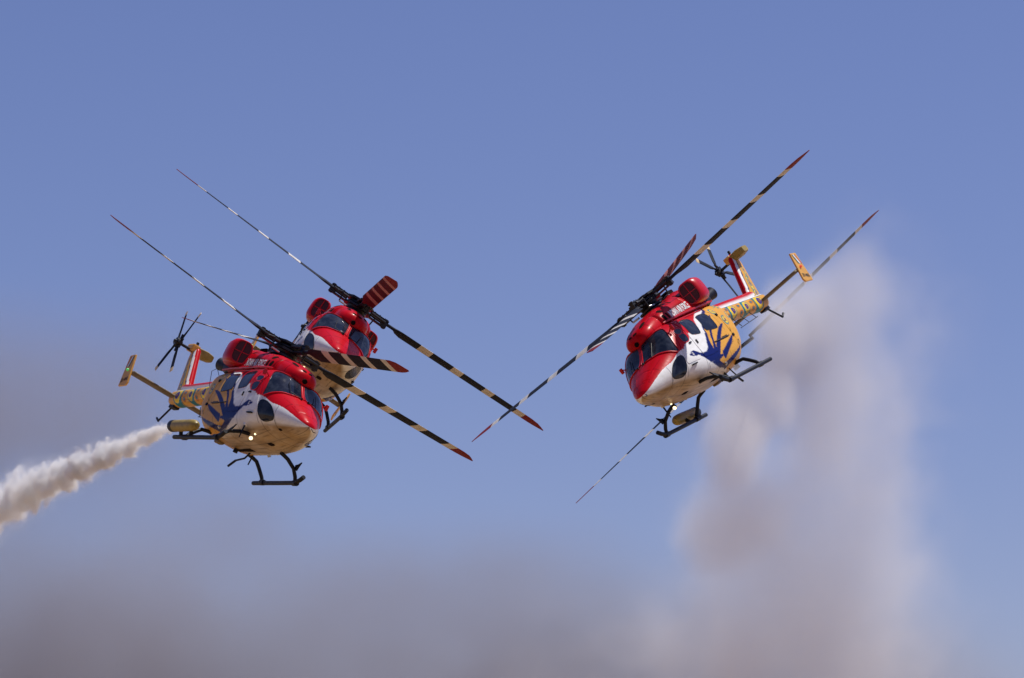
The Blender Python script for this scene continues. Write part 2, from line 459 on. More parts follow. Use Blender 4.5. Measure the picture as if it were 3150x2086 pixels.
def patch(name, shell, poly, off, mat, parent, side=1, cell=.05, colfn=None, depth=.03, tscale=TS):
    """a raised piece of a shell bounded by a polygon in (x, t)"""
    pts = [(a, b * tscale) for a, b in poly]
    n = len(pts)
    a = np.array(pts); lo = a.min(0); hi = a.max(0)
    gx, gy = np.meshgrid(np.arange(lo[0] + cell / 2, hi[0], cell), np.arange(lo[1] + cell / 2, hi[1], cell))
    k = inpoly(gx, gy, pts)
    b = np.roll(a, -1, 0)
    ix, iy = gx[k], gy[k]
    keep = []
    for x0, y0 in zip(ix, iy):
        d = b - a; tt = np.clip(((x0 - a[:, 0]) * d[:, 0] + (y0 - a[:, 1]) * d[:, 1]) / ((d ** 2).sum(1) + 1e-12), 0, 1)
        if np.hypot(a[:, 0] + tt * d[:, 0] - x0, a[:, 1] + tt * d[:, 1] - y0).min() > cell * .35: keep.append((x0, y0))
    vin = [Vector(p) for p in pts] + [Vector(p) for p in keep]
    ov, oe, of, *_ = delaunay_2d_cdt(vin, [(i, (i + 1) % n) for i in range(n)], [], 1, 1e-5)
    q = np.array([tuple(v) for v in ov])
    top = shell.at(q[:, 0], q[:, 1] / tscale, off, side)
    V = top.tolist(); F = [tuple(f) for f in of]
    # skirt round the rim
    cnt = {}
    for f in F:
        for i in range(len(f)):
            e = (f[i], f[(i + 1) % len(f)]); cnt[frozenset(e)] = cnt.get(frozenset(e), []) + [e]
    rim = [v[0] for v in cnt.values() if len(v) == 1]
    bot = {}
    for e in rim:
        for i in e:
            if i not in bot:
                bot[i] = len(V); V.append(shell.at(q[i, 0], q[i, 1] / tscale, off - depth, side).tolist())
    for e in rim: F.append((e[1], e[0], bot[e[0]], bot[e[1]]))
    me = bpy.data.meshes.new(name); me.from_pydata(V, [], F); me.materials.append(mat)
    if colfn is not None:
        qq = np.concatenate([q, np.array([q[i] for i in bot])]) if bot else q
        set_col(me, colfn(qq[:, 0], qq[:, 1] / tscale, np.array(V)))
    bm = bmesh.new(); bm.from_mesh(me); bmesh.ops.recalc_face_normals(bm, faces=bm.faces[:]); bm.to_mesh(me); bm.free()
    me.polygons.foreach_set('use_smooth', [True] * len(me.polygons))
    try: me.set_sharp_from_angle(angle=R(40))
    except Exception: pass
    return link(name, me, parent)

def rim_strip(name, shell, poly, off, width, mat, parent, side=1, depth=.03, tscale=TS, outset=0.0):
    """a frame that follows a polygon in (x, t): flat band with an outer and an inner wall"""
    a = np.array([(p[0], p[1] * tscale) for p in poly]); n = len(a)
    area = .5 * np.sum(a[:, 0] * np.roll(a[:, 1], -1) - np.roll(a[:, 0], -1) * a[:, 1])
    d = np.roll(a, -1, 0) - np.roll(a, 1, 0); d /= np.linalg.norm(d, axis=1, keepdims=True) + 1e-9
    nrm = np.stack([d[:, 1], -d[:, 0]], 1) * (1 if area > 0 else -1)
    i0 = a + nrm * outset; o0 = a + nrm * (outset + width)
    rows = [(i0, off - depth), (i0, off), (o0, off), (o0, off - depth)]
    P = np.stack([shell.at(r[:, 0], r[:, 1] / tscale, h, side) for r, h in rows], 0)
    V = P.reshape(-1, 3).tolist(); F = []
    for k in range(3):
        for i in range(n):
            j = (i + 1) % n; F.append((k * n + i, k * n + j, (k + 1) * n + j, (k + 1) * n + i))
    mb = MB().add(V, F)
    return mb.build(name, mat, parent, smooth=True)

def text_mesh(text, size=1.0, extrude=0.0):
    cu = bpy.data.curves.new('lettering', 'FONT'); cu.body = text; cu.size = size; cu.align_x = 'CENTER'; cu.align_y = 'CENTER'
    cu.resolution_u = 2; cu.offset = .034 * size
    o = bpy.data.objects.new('lettering', cu); C.objects.link(o)
    dg = bpy.context.evaluated_depsgraph_get(); me = bpy.data.meshes.new_from_object(o.evaluated_get(dg))
    V = np.array([v.co[:] for v in me.vertices]); F = [tuple(p.vertices) for p in me.polygons]
    bpy.data.objects.remove(o); bpy.data.curves.remove(cu); bpy.data.meshes.remove(me)
    return V, F

# window outlines in (x, t)
W_SCREEN = [(2.54,.452),(2.47,.384),(2.287,.308),(2.06,.234),(2.10,.190),(2.273,.125),(2.345,.032),(2.44,.020),(2.76,.020),(3.06,.034),(3.12,.085),(3.06,.18),(2.95,.25),(2.87,.313),(2.765,.377),(2.66,.43)]
W_CHIN = [(2.61,.508),(2.74,.484),(2.90,.475),(3.12,.495),(3.29,.552),(3.345,.615),(3.27,.667),(3.12,.690),(2.90,.706),(2.76,.686),(2.68,.635),(2.62,.58),(2.58,.54)]
W_UP = [(2.05,.345),(2.02,.330),(1.86,.325),(1.70,.332),(1.65,.350),(1.75,.372),(1.92,.376),(2.03,.362)]
W_LOW = [(2.06,.385),(1.92,.386),(1.80,.388),(1.68,.402),(1.68,.43),(1.74,.458),(1.92,.462),(2.07,.448),(2.09,.42)]
W_DOOR = [(1.22,.290),(1.05,.272),(.82,.272),(.60,.285),(.55,.305),(.56,.345),(.62,.392),(.70,.436),(.80,.445),(1.14,.434),(1.29,.425),(1.31,.40),(1.29,.36)]
W_REAR = [(.06,.310),(-.02,.296),(-.27,.288),(-.60,.296),(-.70,.315),(-.71,.36),(-.68,.41),(-.64,.448),(-.50,.458),(.13,.444),(.21,.430),(.18,.39),(.11,.345)]
D_COCKPIT = [(2.40,.470),(2.46,.511),(2.56,.585),(2.52,.618),(2.40,.630),(1.94,.642),(1.78,.636),(1.70,.60),(1.66,.535),(1.61,.46),(1.58,.40),(1.62,.33),(1.72,.30),(1.92,.29),(2.03,.30),(2.12,.34),(2.28,.42)]
D_CABIN = [(1.48,.30),(1.42,.262),(1.2,.245),(.6,.245),(.42,.26),(.36,.32),(.34,.45),(.36,.60),(.44,.64),(1.40,.645),(1.50,.62),(1.52,.45)]

# ------------------------------------------------------------------ one helicopter, in its own frame: x nose, y port, z up
def loft_z(zs, fn, n=28):
    return np.stack([np.array([fn(z, k / n) for k in range(n)]) for z in zs], 0)

def make_helicopter():
    H = bpy.data.objects.new('helicopter', None); C.objects.link(H)
    H.empty_display_size = 1.0
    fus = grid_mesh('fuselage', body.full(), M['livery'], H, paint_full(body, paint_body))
    fus['label'] = 'red, white and yellow fuselage with a blue peacock on its flank'
    # ---- glazing and doors
    for s in (1, -1):
        sc = smooth_poly(W_SCREEN, 3)
        p = patch('windscreen', body, sc, .006, M['glass'], H, s)
        rim_strip('windscreen_frame', body, sc, .030, .026, M['red'], p, s, .05)
        ch = smooth_poly(W_CHIN, 3)
        p = patch('chin_window', body, ch, .006, M['glass'], H, s)
        rim_strip('window_seal', body, ch, .011, .014, M['black'], p, s)
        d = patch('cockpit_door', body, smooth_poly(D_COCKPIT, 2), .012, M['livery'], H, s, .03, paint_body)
        for w in (W_UP, W_LOW):
            sw = smooth_poly(w, 3)
            patch('door_window', body, sw, .017, M['glass'], d, s)
            rim_strip('window_frame', body, sw, .024, .022, M['red'], d, s)
        mb = MB()
        q = body.at(1.80, .485, .035, s); mb.box(q, (.16, .03, .045)); mb.build('door_handle', M['black'], d, bevel=.006)
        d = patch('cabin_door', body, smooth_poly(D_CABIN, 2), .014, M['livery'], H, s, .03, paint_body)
        sw = smooth_poly(W_DOOR, 3)
        patch('door_window', body, sw, .020, M['glass'], d, s); rim_strip('window_seal', body, sw, .024, .012, M['black'], d, s)
        q = body.at(1.36, .50, .035, s); MB().box(q, (.04, .03, .13)).build('door_handle', M['black'], d, bevel=.006)
        sw = smooth_poly(W_REAR, 3)
        p = patch('cabin_window', body, sw, .006, M['glass'], H, s); rim_strip('window_seal', body, sw, .012, .014, M['black'], p, s)
        # door slide rails
        a = [body.at(x, .243, .02, s) for x in (1.5, .8, .2, -.4, -.9)]
        MB().tube([Vector(q) for q in a], .018, 6).build('door_rail', M['red'], H)
        a = [body.at(x, .562, .018, s) for x in (.3, -.1, -.5, -.9)]
        MB().tube([Vector(q) for q in a], .016, 6).build('door_rail', M['black'], H)
        # mirror on the windscreen pillar
        mb = MB()
        mb.tube([body.at(2.12, .30, 0, s), (2.10, 1.0 * s, 2.30)], .018, 6)
        mb.box((2.10, 1.04 * s, 2.28), (.06, .10, .17), Matrix.Rotation(.2 * s, 3, 'Z'))
        mb.build('mirror', M['red'], H, bevel=.02)
    for s in (1, -1):
        for nm, pl in (('nose_hatch', [(4.06,.10),(3.66,.09),(3.66,.30),(4.02,.32)]), ('access_panel', [(3.28,.745),(2.95,.75),(2.95,.83),(3.28,.82)]), ('access_panel', [(1.40,.70),(.95,.70),(.95,.78),(1.40,.78)]),
                       ('access_panel', [(.55,.84),(.05,.84),(.05,.89),(.55,.89)]), ('rear_door', [(-1.28,.30),(-1.95,.30),(-1.9,.62),(-1.62,.70),(-1.25,.68)])):
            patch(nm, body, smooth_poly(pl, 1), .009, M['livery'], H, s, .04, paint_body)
        a = Vector(body.at(2.30, .655, .03, s)); MB().box(a, (.34, .07, .035)).build('boarding_step', M['black'], H, bevel=.008)
        a = Vector(body.at(-1.26, .36, .02, s)); MB().box(a, (.09, .04, .08)).build('door_hinge', M['black'], H, bevel=.006)
        a = Vector(body.at(-1.26, .58, .02, s)); MB().box(a, (.09, .04, .08)).build('door_hinge', M['black'], H, bevel=.006)
    # windscreen post and wipers
    pts = [Vector(body.at(x, 0.0, .012)) for x in np.linspace(2.28, 3.1, 9)]
    MB().tube(pts, .030, 8, squash=.7).build('windscreen_post', M['red'], H, smooth=True)
    for s in (1, -1):
        mb = MB()
        a = Vector(body.at(3.18, .05, .03, s)); b = Vector(body.at(2.95, .17, .045, s)); c = Vector(body.at(2.62, .10, .05, s))
        mb.tube([a, b], .014, 6); mb.tube([Vector(body.at(2.55, .15, .04, s)), b, Vector(body.at(3.06, .18, .04, s))], .011, 6)
        mb.tube([a - Vector((0, 0, .03)), a + Vector((0, 0, .025))], .03, 8)
        mb.build('wiper', M['black'], H)
    # pitot probe, temperature probe on the nose
    mb = MB(); mb.tube([(4.40, .10, 1.08), (4.46, .16, 1.02), (4.62, .17, 1.0)], .011, 6); mb.build('pitot_tube', M['black'], H)
    # ---- cowlings
    cw = grid_mesh('gearbox_cowling', cow_f.full(), M['livery'], H, paint_full(cow_f, paint_cowl))
    for s in (1, -1):
        patch('cowling_vent', cow_f, smooth_poly([(2.12,.20),(1.80,.20),(1.80,.27),(2.12,.27)], 2), .006, M['dark'], cw, s, .05, tscale=1.3)
        patch('cowling_vent', cow_f, smooth_poly([(2.36,.05),(2.30,.05),(2.28,.17),(2.34,.17)], 2), .006, M['dark'], cw, s, .05, tscale=1.3)
    mb = MB(); mb.tube([(2.36, 0, 2.55), (2.47, 0, 2.52)], [.08, .07], 14); mb.build('cooling_outlet', M['dark'], cw, smooth=True)
    ce = grid_mesh('engine_cowling', cow_r.full(), M['livery'], H, paint_full(cow_r, paint_cowl))
    V, F = text_mesh('INDIAN AIR FORCE', .245)
    ext = np.ptp(V[:, 0])
    for s in (1, -1):
        W_ = V.copy(); W_[:, 0] *= 1.48 / ext; W_[:, 1] *= .235 / np.ptp(V[:, 1])
        xx = .12 - s * W_[:, 0]
        # height .2 m on a side wall: t of z 2.66..2.86
        tcol = np.linspace(.2, .95, 200); zz = cow_r.at(np.full(200, .1), tcol)[:, 2]
        tt = np.interp(-(2.765 + W_[:, 1]), -zz, tcol)
        Pm = cow_r.at(xx, tt, .012, s)
        MB().add(Pm.tolist(), F).build('lettering', M['white'], ce)['label'] = 'white INDIAN AIR FORCE lettering'
        for x0, t0, dx, dt in ((1.20,.50,.07,.05),(.98,.52,.06,.06),(1.05,.36,.10,.04),(.10,.30,.05,.05),(-.72,.30,.06,.05),(1.12,.66,.16,.03)):
            patch('cowling_vent', cow_r, smooth_poly([(x0+dx,t0-dt),(x0+dx*.6,t0+dt),(x0-dx,t0+dt),(x0-dx*.6,t0-dt)], 2), .006, M['dark'], ce, s, .05, tscale=1.6)
        for pl in ([(.56,.36),(-.36,.36),(-.36,.45),(.56,.45)], [(-.48,.36),(-1.24,.36),(-1.24,.60),(-.48,.60)], [(1.28,.18),(.70,.16),(.70,.31),(1.28,.32)]):
            patch('access_panel', cow_r, pl, .010, M['livery'], ce, s, .06, paint_cowl, tscale=1.6)
        # ledge where the cowling meets the roof
        a = [Vector((x, s * y, 2.60)) for x, y in ((1.50,.66),(1.3,.74),(.6,.785),(-.4,.79),(-1.4,.785),(-2.2,.74))]
        MB().tube(a, .035, 6).build('cowling_ledge', M['red'], ce, smooth=True)
        for x in (.95, .1, -.6):
            a = Vector(cow_r.at(x, .62, .012, s)); MB().box(a, (.10, .03, .04)).build('cowling_latch', M['red'], ce, bevel=.005)
    MB().box((-1.55, 0, 3.54), (.5, .34, .14)).build("oil_cooler_duct", M['dark'], ce, bevel=.03)
    # ---- engine intakes with barrier filter frames
    for s in (1, -1):
        yaw = R(30) * s
        rot = Matrix.Rotation(yaw, 3, 'Z')
        base = Vector((-.92, .90 * s, 3.05))
        n = 32
        def rr(k, a, b, e=3.2):
            th = 2 * math.pi * k / n; c = math.cos(th); q = math.sin(th)
            return a * math.copysign(abs(c) ** (2 / e), c), b * math.copysign(abs(q) ** (2 / e), q)
        secs = [(.0, .25, .335, 0), (-.03, .275, .36, 0), (-.10, .295, .38, 0), (-.35, .315, .395, -.02 * s), (-.75, .33, .39, -.10 * s), (-1.1, .28, .33, -.20 * s), (-1.38, .19, .24, -.28 * s), (-1.5, .09, .13, -.32 * s)]
        P = np.zeros((len(secs), n, 3))
        for i, (dx, a, b, dy) in enumerate(secs):
            f = max(0, 1 + dx / .35)
            rm = Matrix.Rotation(yaw * f, 3, 'Z')
            for k in range(n):
                u, v = rr(k, a, b)
                p = rm @ Vector((0, u, v + .10 * v * 0)) + base + Vector((dx, dy, 0))
                P[i, k] = p
        pod = grid_mesh('engine_intake', P, M['red'], H)
        # filter face: frame, four mesh panes, cross bars
        fr = MB(); ring = []
        for a, b, dx in ((.25, .335, .004), (.256, .342, .034), (.226, .312, .034), (.226, .312, .002)):
            for k in range(n):
                u, v = rr(k, a, b); ring.append(rot @ Vector((dx, u, v)) + base)
        F4 = []
        for j in range(3):
            for k in range(n):
                F4.append((j * n + k, j * n + (k + 1) % n, (j + 1) * n + (k + 1) % n, (j + 1) * n + k))
        fr.add(ring, F4)
        fr.build('intake_frame', M['red'], pod, smooth=True)
        fr = MB(); fr.box(rot @ Vector((.022, 0, 0)) + base, (.022, .024, .61), rot); fr.box(rot @ Vector((.0215, 0, 0)) + base, (.0205, .44, .024), rot)
        fr.build('intake_cross_bar', M['red'], pod)
        for su in (1, -1):
            for sv in (1, -1):
                pl = []
                for k in range(n):
                    u, v = rr(k, .222, .308)
                    if u * su > .001 and v * sv > .001: pl.append((u, v))
                pl = [(su * .012, sv * .012)] + sorted(pl + [(su * .222, sv * .012), (su * .012, sv * .308)], key=lambda q: math.atan2(abs(q[1]), abs(q[0])))
                MB().prism([rot @ Vector((.012, u, v)) + base for u, v in pl], rot @ Vector((.006, 0, 0))).build('intake_mesh', M['mesh'], pod)
        # exhaust
        ex = MB(); a = Vector((-2.40, .50 * s, 2.78)); b = Vector((-2.80, .68 * s, 2.84))
        ex.tube([a, a.lerp(b, .4), b], [.15, .16, .20], 18, cap=False); ex.tube([b, a.lerp(b, .75), a], [.185, .15, .12], 18, cap=False)
        ex.build('exhaust_pipe', M['exhaust'], H, smooth=True)
        f2 = MB(); f2.tube([(-1.7, .62 * s, 2.68), (-2.1, .62 * s, 2.72), (-2.5, .52 * s, 2.74)], [.10, .20, .15], 14); f2.build('exhaust_fairing', M['exhaust'], H, smooth=True)
    # ---- tail boom
    def paint_boom(x, t, P):
        col = np.empty(x.shape + (3,)); col[:] = YEL
        z = P[..., 2]
        for ex_, ez, r in ((-3.20, 2.20, .25), (-4.22, 2.18, .33), (-5.36, 2.13, .29), (-6.48, 2.13, .38)):
            eye(col, -(x - ex_) * 1.0, (z - ez) * 1.15, r)
        for ex_, ez in ((-3.75, 2.28), (-3.72, 2.06), (-4.80, 2.25), (-4.82, 2.03), (-5.86, 2.20), (-5.84, 2.0)):
            d = np.hypot((x - ex_) * .8, (z - ez) * 1.6); col[d < .11] = (.55, .16, .02); col[d < .06] = TEAL
        col[(t < .30)] = BLUE
        col[(t < .27)] = (.8, .8, .82)
        col[(np.abs(x + 6.05) < .05) & (t > .30)] = (.40, .20, .03)
        g = (grime(P[..., 0], P[..., 1], P[..., 2], 1.0) * (.12 + .6 * (t > .72)))[..., None]
        return col * (1 - g) + np.array((.08, .055, .03)) * g
    bo = grid_mesh('tail_boom', boom.full(), M['livery'], H, paint_full(boom, paint_boom))
    # dorsal drive-shaft cover: red crown with white shoulders
    xs = np.linspace(-2.35, -6.75, 60); n = 20; P = np.zeros((60, n, 3)); colr = np.zeros((60, n, 3))
    for i, x in enumerate(xs):
        top = np.interp(-x, [2.35, 3.4, 6.2, 6.75], [2.60, 2.64, 2.56, 2.58]); hw = np.interp(-x, [2.35, 3.4, 6.75], [.25, .20, .16])
        for k in range(n):
            th = 2 * math.pi * k / n; c = math.cos(th); q = math.sin(th)
            y = hw * math.copysign(abs(c) ** .7, c); z = (top - .17) + .19 * math.copysign(abs(q) ** .7, q)
            P[i, k] = (x, y, z); colr[i, k] = RED if q > .12 else WHITE
    grid_mesh('drive_shaft_cover', P, M['livery'], bo, colr)
    # loop antenna under the boom, wire antenna on its starboard side
    mb = MB(); y = .30
    mb.tube([(-3.9, .22, 1.99), (-3.95, y, 1.62)], .012, 6); mb.tube([(-5.35, .2, 1.94), (-5.3, y, 1.66)], .012, 6); mb.tube([(-3.8, y, 1.58), (-5.45, y, 1.68)], .014, 6)
    mb.tube([(-4.6, .2, 1.96), (-4.62, y, 1.62)], .010, 6)
    mb.build('loop_antenna', M['hub'], bo)
    mb = MB(); mb.tube([(-4.3, -.2, 2.40), (-4.25, -.36, 2.82), (-3.9, -.36, 2.90), (-3.3, -.3, 2.50)], .009, 6); mb.build('wire_antenna', M['hub'], bo)
    mb = MB(); mb.box((-3.0, .0, 1.86), (.2, .16, .12)); mb.build('antenna_base', M['black'], bo, bevel=.02)
    # ---- fin
    nz, nc = 70, 72
    P = np.zeros((nz, nc, 3)); colr = np.zeros((nz, nc, 3))
    zs = np.linspace(2.16, 3.93, nz)
    for i, z in enumerate(zs):
        f = (z - 2.2) / (3.9 - 2.2)
        le = np.interp(z, [2.16, 2.45, 2.62, 3.80, 3.93], [-6.25, -6.38, -6.53, -7.36, -7.50]); te = np.interp(z, [2.16, 2.28, 3.5, 3.93], [-7.38, -7.41, -7.92, -8.0]); th = np.interp(z, [2.16, 3.93], [.185, .125])
        if z > 3.85: th *= 1 - (z - 3.85) / .08 * .4
        for k in range(nc):
            u = k / nc; a = 2 * math.pi * u; c = .5 - .5 * math.cos(a)      # chord fraction, 0 at leading edge
            y = th * math.sin(a) * (1.15 - .75 * c) * 1.05 if True else 0
            x = le + (te - le) * c
            P[i, k] = (x, y, z)
            dist = (le - x)
            # surface distance from the leading edge decides the stripe
            sd = math.hypot(dist, y)
            cc = YEL
            if sd < .095: cc = RED
            elif sd < .195: cc = WHITE
            elif sd < .23: cc = BLUE
            colr[i, k] = cc
    X = P[..., 0]; Z = P[..., 2]
    y_m = (np.abs(colr - np.array(YEL)).sum(-1) < .01)
    c2 = colr.copy()
    eye(c2, (Z - 2.80) * .55, (X + 7.10 + (Z - 2.8) * .4) * 1.5, .20); eye(c2, (Z - 3.28) * .6, (X + 7.42 + (Z - 3.28) * .4) * 1.7, .15); eye(c2, (Z - 2.36) * .9, (X + 7.0), .24)
    colr[y_m] = c2[y_m]
    fin = grid_mesh('tail_fin', P, M['livery'], H, colr)
    mb = MB(); mb.tube([(-7.72, -.02, 3.93), (-7.76, -.02, 4.06)], .045, 10); mb.build('beacon', M['black'], fin, smooth=True)
    # tail gearbox fairing on the port side of the fin top
    mb = MB()
    sec = [(.02, .22, .12), (.30, .25, .14), (.50, .22, .11), (.54, .19, .09)]
    V = []; F = []
    for i, (yy, a, b) in enumerate(sec):
        for k in range(12):
            th = 2 * math.pi * k / 12; c = math.cos(th); q = math.sin(th)
            V.append((-7.62 + a * math.copysign(abs(c) ** .35, c), yy, 3.78 + b * math.copysign(abs(q) ** .35, q)))
    for i in range(3):
        for k in range(12): F.append((i * 12 + k, i * 12 + (k + 1) % 12, (i + 1) * 12 + (k + 1) % 12, (i + 1) * 12 + k))
    F += [tuple(range(12)), tuple(range(36, 48))]
    mb.add(V, F).build('tail_gearbox_fairing', M['olive'], H, smooth=True)
    mb = MB(); mb.box((-7.66, -.10, 3.82), (.5, .26, .22)); mb.build('gearbox_cap', M['yellow'], fin, bevel=.05)
    # ---- stabiliser and end plates
    ys = np.linspace(-1.68, 1.68, 24); n = 24; P = np.zeros((24, n, 3))
    for i, yy in enumerate(ys):
        for k in range(n):
            a = 2 * math.pi * k / n; c = .5 - .5 * math.cos(a)
            P[i, k] = (-6.66 - .66 * c, yy, 2.10 + .055 * math.sin(a) * (1.3 - .9 * c))
    st = grid_mesh('stabiliser', P, M['stab'], H)
    for s in (1, -1):
        tf = Vector((-7.06, 1.76, 2.66)); tr = Vector((-7.36, 1.80, 2.60)); br = Vector((-7.26, 1.74, 1.60)); bf = Vector((-6.86, 1.68, 1.66)); bf2 = Vector((-6.80, 1.68, 1.76))
        fl = lambda p: Vector((p.x, p.y * s, p.z))
        mb = MB(); mb.prism([fl(p) for p in (tf, tr, br, bf, bf2)], (0, .055 * s, 0))
        ep = mb.build('end_plate', M['yellow'], H, bevel=.012)
        def uv(u, v, off=.032):
            p = (br * (1 - u) + bf2 * u) * (1 - v) + (tr * (1 - u) + tf * u) * v
            return Vector((p.x, (p.y + off) * s, p.z))
        for mat, u0, u1, nm in (('saffron', .04, .22, 'flag_stripe'), ('white', .22, .42, 'flag_stripe'), ('green', .42, .58, 'flag_stripe')):
            MB().add([uv(u0, .60), uv(u1, .60), uv(u1 + .3, .94), uv(u0 + .3, .94)], [(0, 1, 2, 3)]).build(nm, M[mat], ep)
        lp = uv(.55, .48, .06)
        mb = MB(); mb.tube([lp - Vector((0, .05 * s, 0)), lp, lp + Vector((0, .03 * s, 0))], [.045, .042, .018], 10); mb.build('position_light', M['nav_red' if s > 0 else 'nav_green'], ep, smooth=True)
        ep['uvc'] = 1; del ep['uvc']
        H['_ep%d' % (0 if s > 0 else 1)] = 0; del H['_ep%d' % (0 if s > 0 else 1)]
    # ---- tail skid
    mb = MB(); mb.tube([(-7.10, 0, 1.92), (-7.78, 0, 1.40)], .032, 8); mb.tube([(-7.77, 0, 1.40), (-8.02, 0, 1.50)], .036, 8); mb.build('tail_skid', M['black'], H, smooth=True)
    mb = MB(); mb.box((-7.0, 0, 1.86), (.42, .22, .12)); mb.build('tail_skid_mount', M['black'], H, bevel=.03)
    # ---- landing gear
    for s in (1, -1):
        pts = [(-1.42, 1.36 * s, .07), (-.6, 1.345 * s, .07), (.6, 1.325 * s, .07), (1.55, 1.305 * s, .07), (1.88, 1.30 * s, .09), (2.08, 1.305 * s, .16), (2.24, 1.31 * s, .26)]
        MB().tube(pts, .062, 12).build('landing_skid', M['black'], H, smooth=True)
        for x0, x1, y0, nm in ((1.84, 1.78, .66, 'f'), (-.82, -.66, .80, 'r')):
            p = [(x0, y0 * s * .8, .60), (x0, y0 * s, .575), (x0 * .97 + x1 * .03, (y0 + .14) * s, .54), (x0 * .7 + x1 * .3, 1.08 * s, .40), (x0 * .35 + x1 * .65, 1.24 * s, .22), (x1, 1.32 * s, .08)]
            ct = MB().tube(p, .055, 10).build('cross_tube', M['black'], H, smooth=True)
            MB().tube([(x1 - .12, 1.325 * s, .075), (x1 + .12, 1.325 * s, .075)], .082, 12).build('skid_clamp', M['black'], ct, smooth=True)
        mb = MB(); mb.prism([(1.84, 1.12 * s, .40), (1.86, 1.08 * s, .50), (2.02, 1.09 * s, .53), (2.16, 1.10 * s, .60), (2.06, 1.11 * s, .46), (1.95, 1.14 * s, .36)], (0, .035, 0)); mb.build('wire_cutter', M['black'], H)
    # smoke canister on the starboard skid
    a = Vector((.33, -1.50, .36)); b = Vector((-1.50, -1.56, .31)); d = (b - a).normalized()
    mb = MB(); mb.tube([a, a + d * .06, a + d * .18, a + d * .4, b - d * .32], [.06, .12, .155, .168, .168], 20)
    can = mb.build('smoke_canister', M['olive'], H, smooth=True)
    mb = MB(); mb.tube([b - d * .33, b - d * .10, b - d * .04, b], [.172, .172, .15, .10], 20); mb.build('canister_nozzle', M['black'], can, smooth=True)
    for x in (-.15, -.95):
        mb = MB(); mb.tube([(x, -1.35, .10), (x, -1.42, .24)], .06, 8); mb.build('canister_bracket', M['black'], can, smooth=True)
    # ---- belly: lamps, blade antenna, hatch, slot, rods
    for i, (p, r_) in enumerate((((2.02, -.50, .49), .056), ((2.10, -.47, .635), .030))):
        p = Vector(p); d = Vector((.93, -.08, -.36)).normalized()
        mb = MB(); mb.tube([p - d * .12, p - d * .02, p], [r_ * .6, r_ * 1.05, r_ * 1.1], 16); lh = mb.build('landing_light', M['black'], H, smooth=True)
        mb = MB(); mb.tube([p - d * .01, p + d * .012, p + d * .03], [r_, r_ * .95, r_ * .5], 16); mb.build('lamp_lens', M['lamp'], lh, smooth=True)
    mb = MB(); mb.tube([(1.92, -.76, .92), (1.94, -.80, .72)], [.10, .055], 12); an = mb.build('antenna_fairing', M['white'], H, smooth=True)
    mb = MB(); mb.tube([(1.94, -.80, .74), (1.97, -.80, .36)], [.045, .028], 8, squash=.5); mb.build('blade_antenna', M['black'], an, smooth=True)
    patch('belly_hatch', body, smooth_poly([(2.24,.955),(1.98,.955),(1.98,.999),(2.24,.999)], 2), .004, M['dark'], H, 1, .06)
    patch('belly_slot', body, [(.45,.90),(-.75,.90),(-.75,.955),(.45,.955)], .004, M['dark'], H, 1, .08)
    patch('belly_vent', body, smooth_poly([(3.46,.80),(3.34,.80),(3.34,.84),(3.46,.84)], 2), .004, M['dark'], H, -1, .05)
    mb = MB(); mb.tube([(-.2, .45, .56), (-.35, .42, .36), (-.9, .40, .28)], .028, 8); mb.tube([(-.9, .40, .28), (-1.15, .36, .08)], .035, 8); mb.build('belly_antenna', M['black'], H, smooth=True)
    mb = MB(); mb.tube([(-.35, .6, .55), (-.42, .62, .26)], .022, 8); mb.build('drain_pipe', M['black'], H, smooth=True)
    mb = MB(); mb.box((-1.0, -.25, .55), (.34, .22, .16)); mb.build('belly_fairing', M['stab'], H, bevel=.04)
    mb = MB(); mb.tube([(-.55, .15, .55), (-.55, .15, .40)], .07, 12); mb.build('belly_beacon', M['black'], H, smooth=True)
    for s in (1, -1):
        mb = MB(); mb.tube([body.at(.2, .76, .0, s), body.at(.2, .76, .06, s)], .05, 10); mb.build('step_socket', M['steel'], H, smooth=True)
    # ---- main rotor head
    mb = MB()
    mb.tube([(0, 0, -.55), (0, 0, .12)], .13, 18); mb.tube([(0, 0, .10), (0, 0, .19)], [.17, .10], 18)
    for z in (.10, -.10): mb.tube([(0, 0, z - .03), (0, 0, z + .03)], .50, 8)
    mb.tube([(0, 0, -.02), (0, 0, .02)], .38, 16); mb.tube([(0, 0, -.26), (0, 0, -.12)], [.26, .34], 18)
    mb.tube([(0, 0, -.42), (0, 0, -.33)], .36, 20); mb.tube([(0, 0, -.30), (0, 0, -.25)], .40, 20)
    hub = mb.build('main_rotor', M['hub'], H, smooth=True)
    for q in range(4):
        az = q * math.pi / 2; r3 = Matrix.Rotation(az, 3, 'Z')
        g = MB()
        for z in (.105, -.105):
            g.box(r3 @ Vector((.72, 0, z)), (.68, .17, .045), r3)
            g.tube([r3 @ Vector((.98, 0, z - .05)), r3 @ Vector((.98, 0, z + .05))], .06, 10)
        g.box(r3 @ Vector((.95, 0, 0)), (.22, .13, .15), r3)
        for yy in (.15, -.15):
            g.tube([r3 @ Vector((.42, yy, .02)), r3 @ Vector((.96, yy * .9, .02))], .042, 8)
        g.tube([r3 @ Vector((.62, .24, -.26)), r3 @ Vector((.66, .26, .03))], .024, 8)
        g.tube([r3 @ Vector((.66, .26, .03)), r3 @ Vector((.92, .10, .0))], .03, 8)
        for k in range(6):
            rr_ = .45 + .09 * k
            g.tube([r3 @ Vector((rr_, .055 * (-1) ** k, .12)), r3 @ Vector((rr_, .055 * (-1) ** k, .15))], .017, 6)
        g.build('blade_grip', M['hub'], hub, bevel=.006)
        g = MB(); g.tube([r3 @ Vector((.36, .30, -.28)), r3 @ Vector((.62, .24, -.26))], .03, 8);
        g.build('pitch_link', M['steel'], hub, smooth=True)
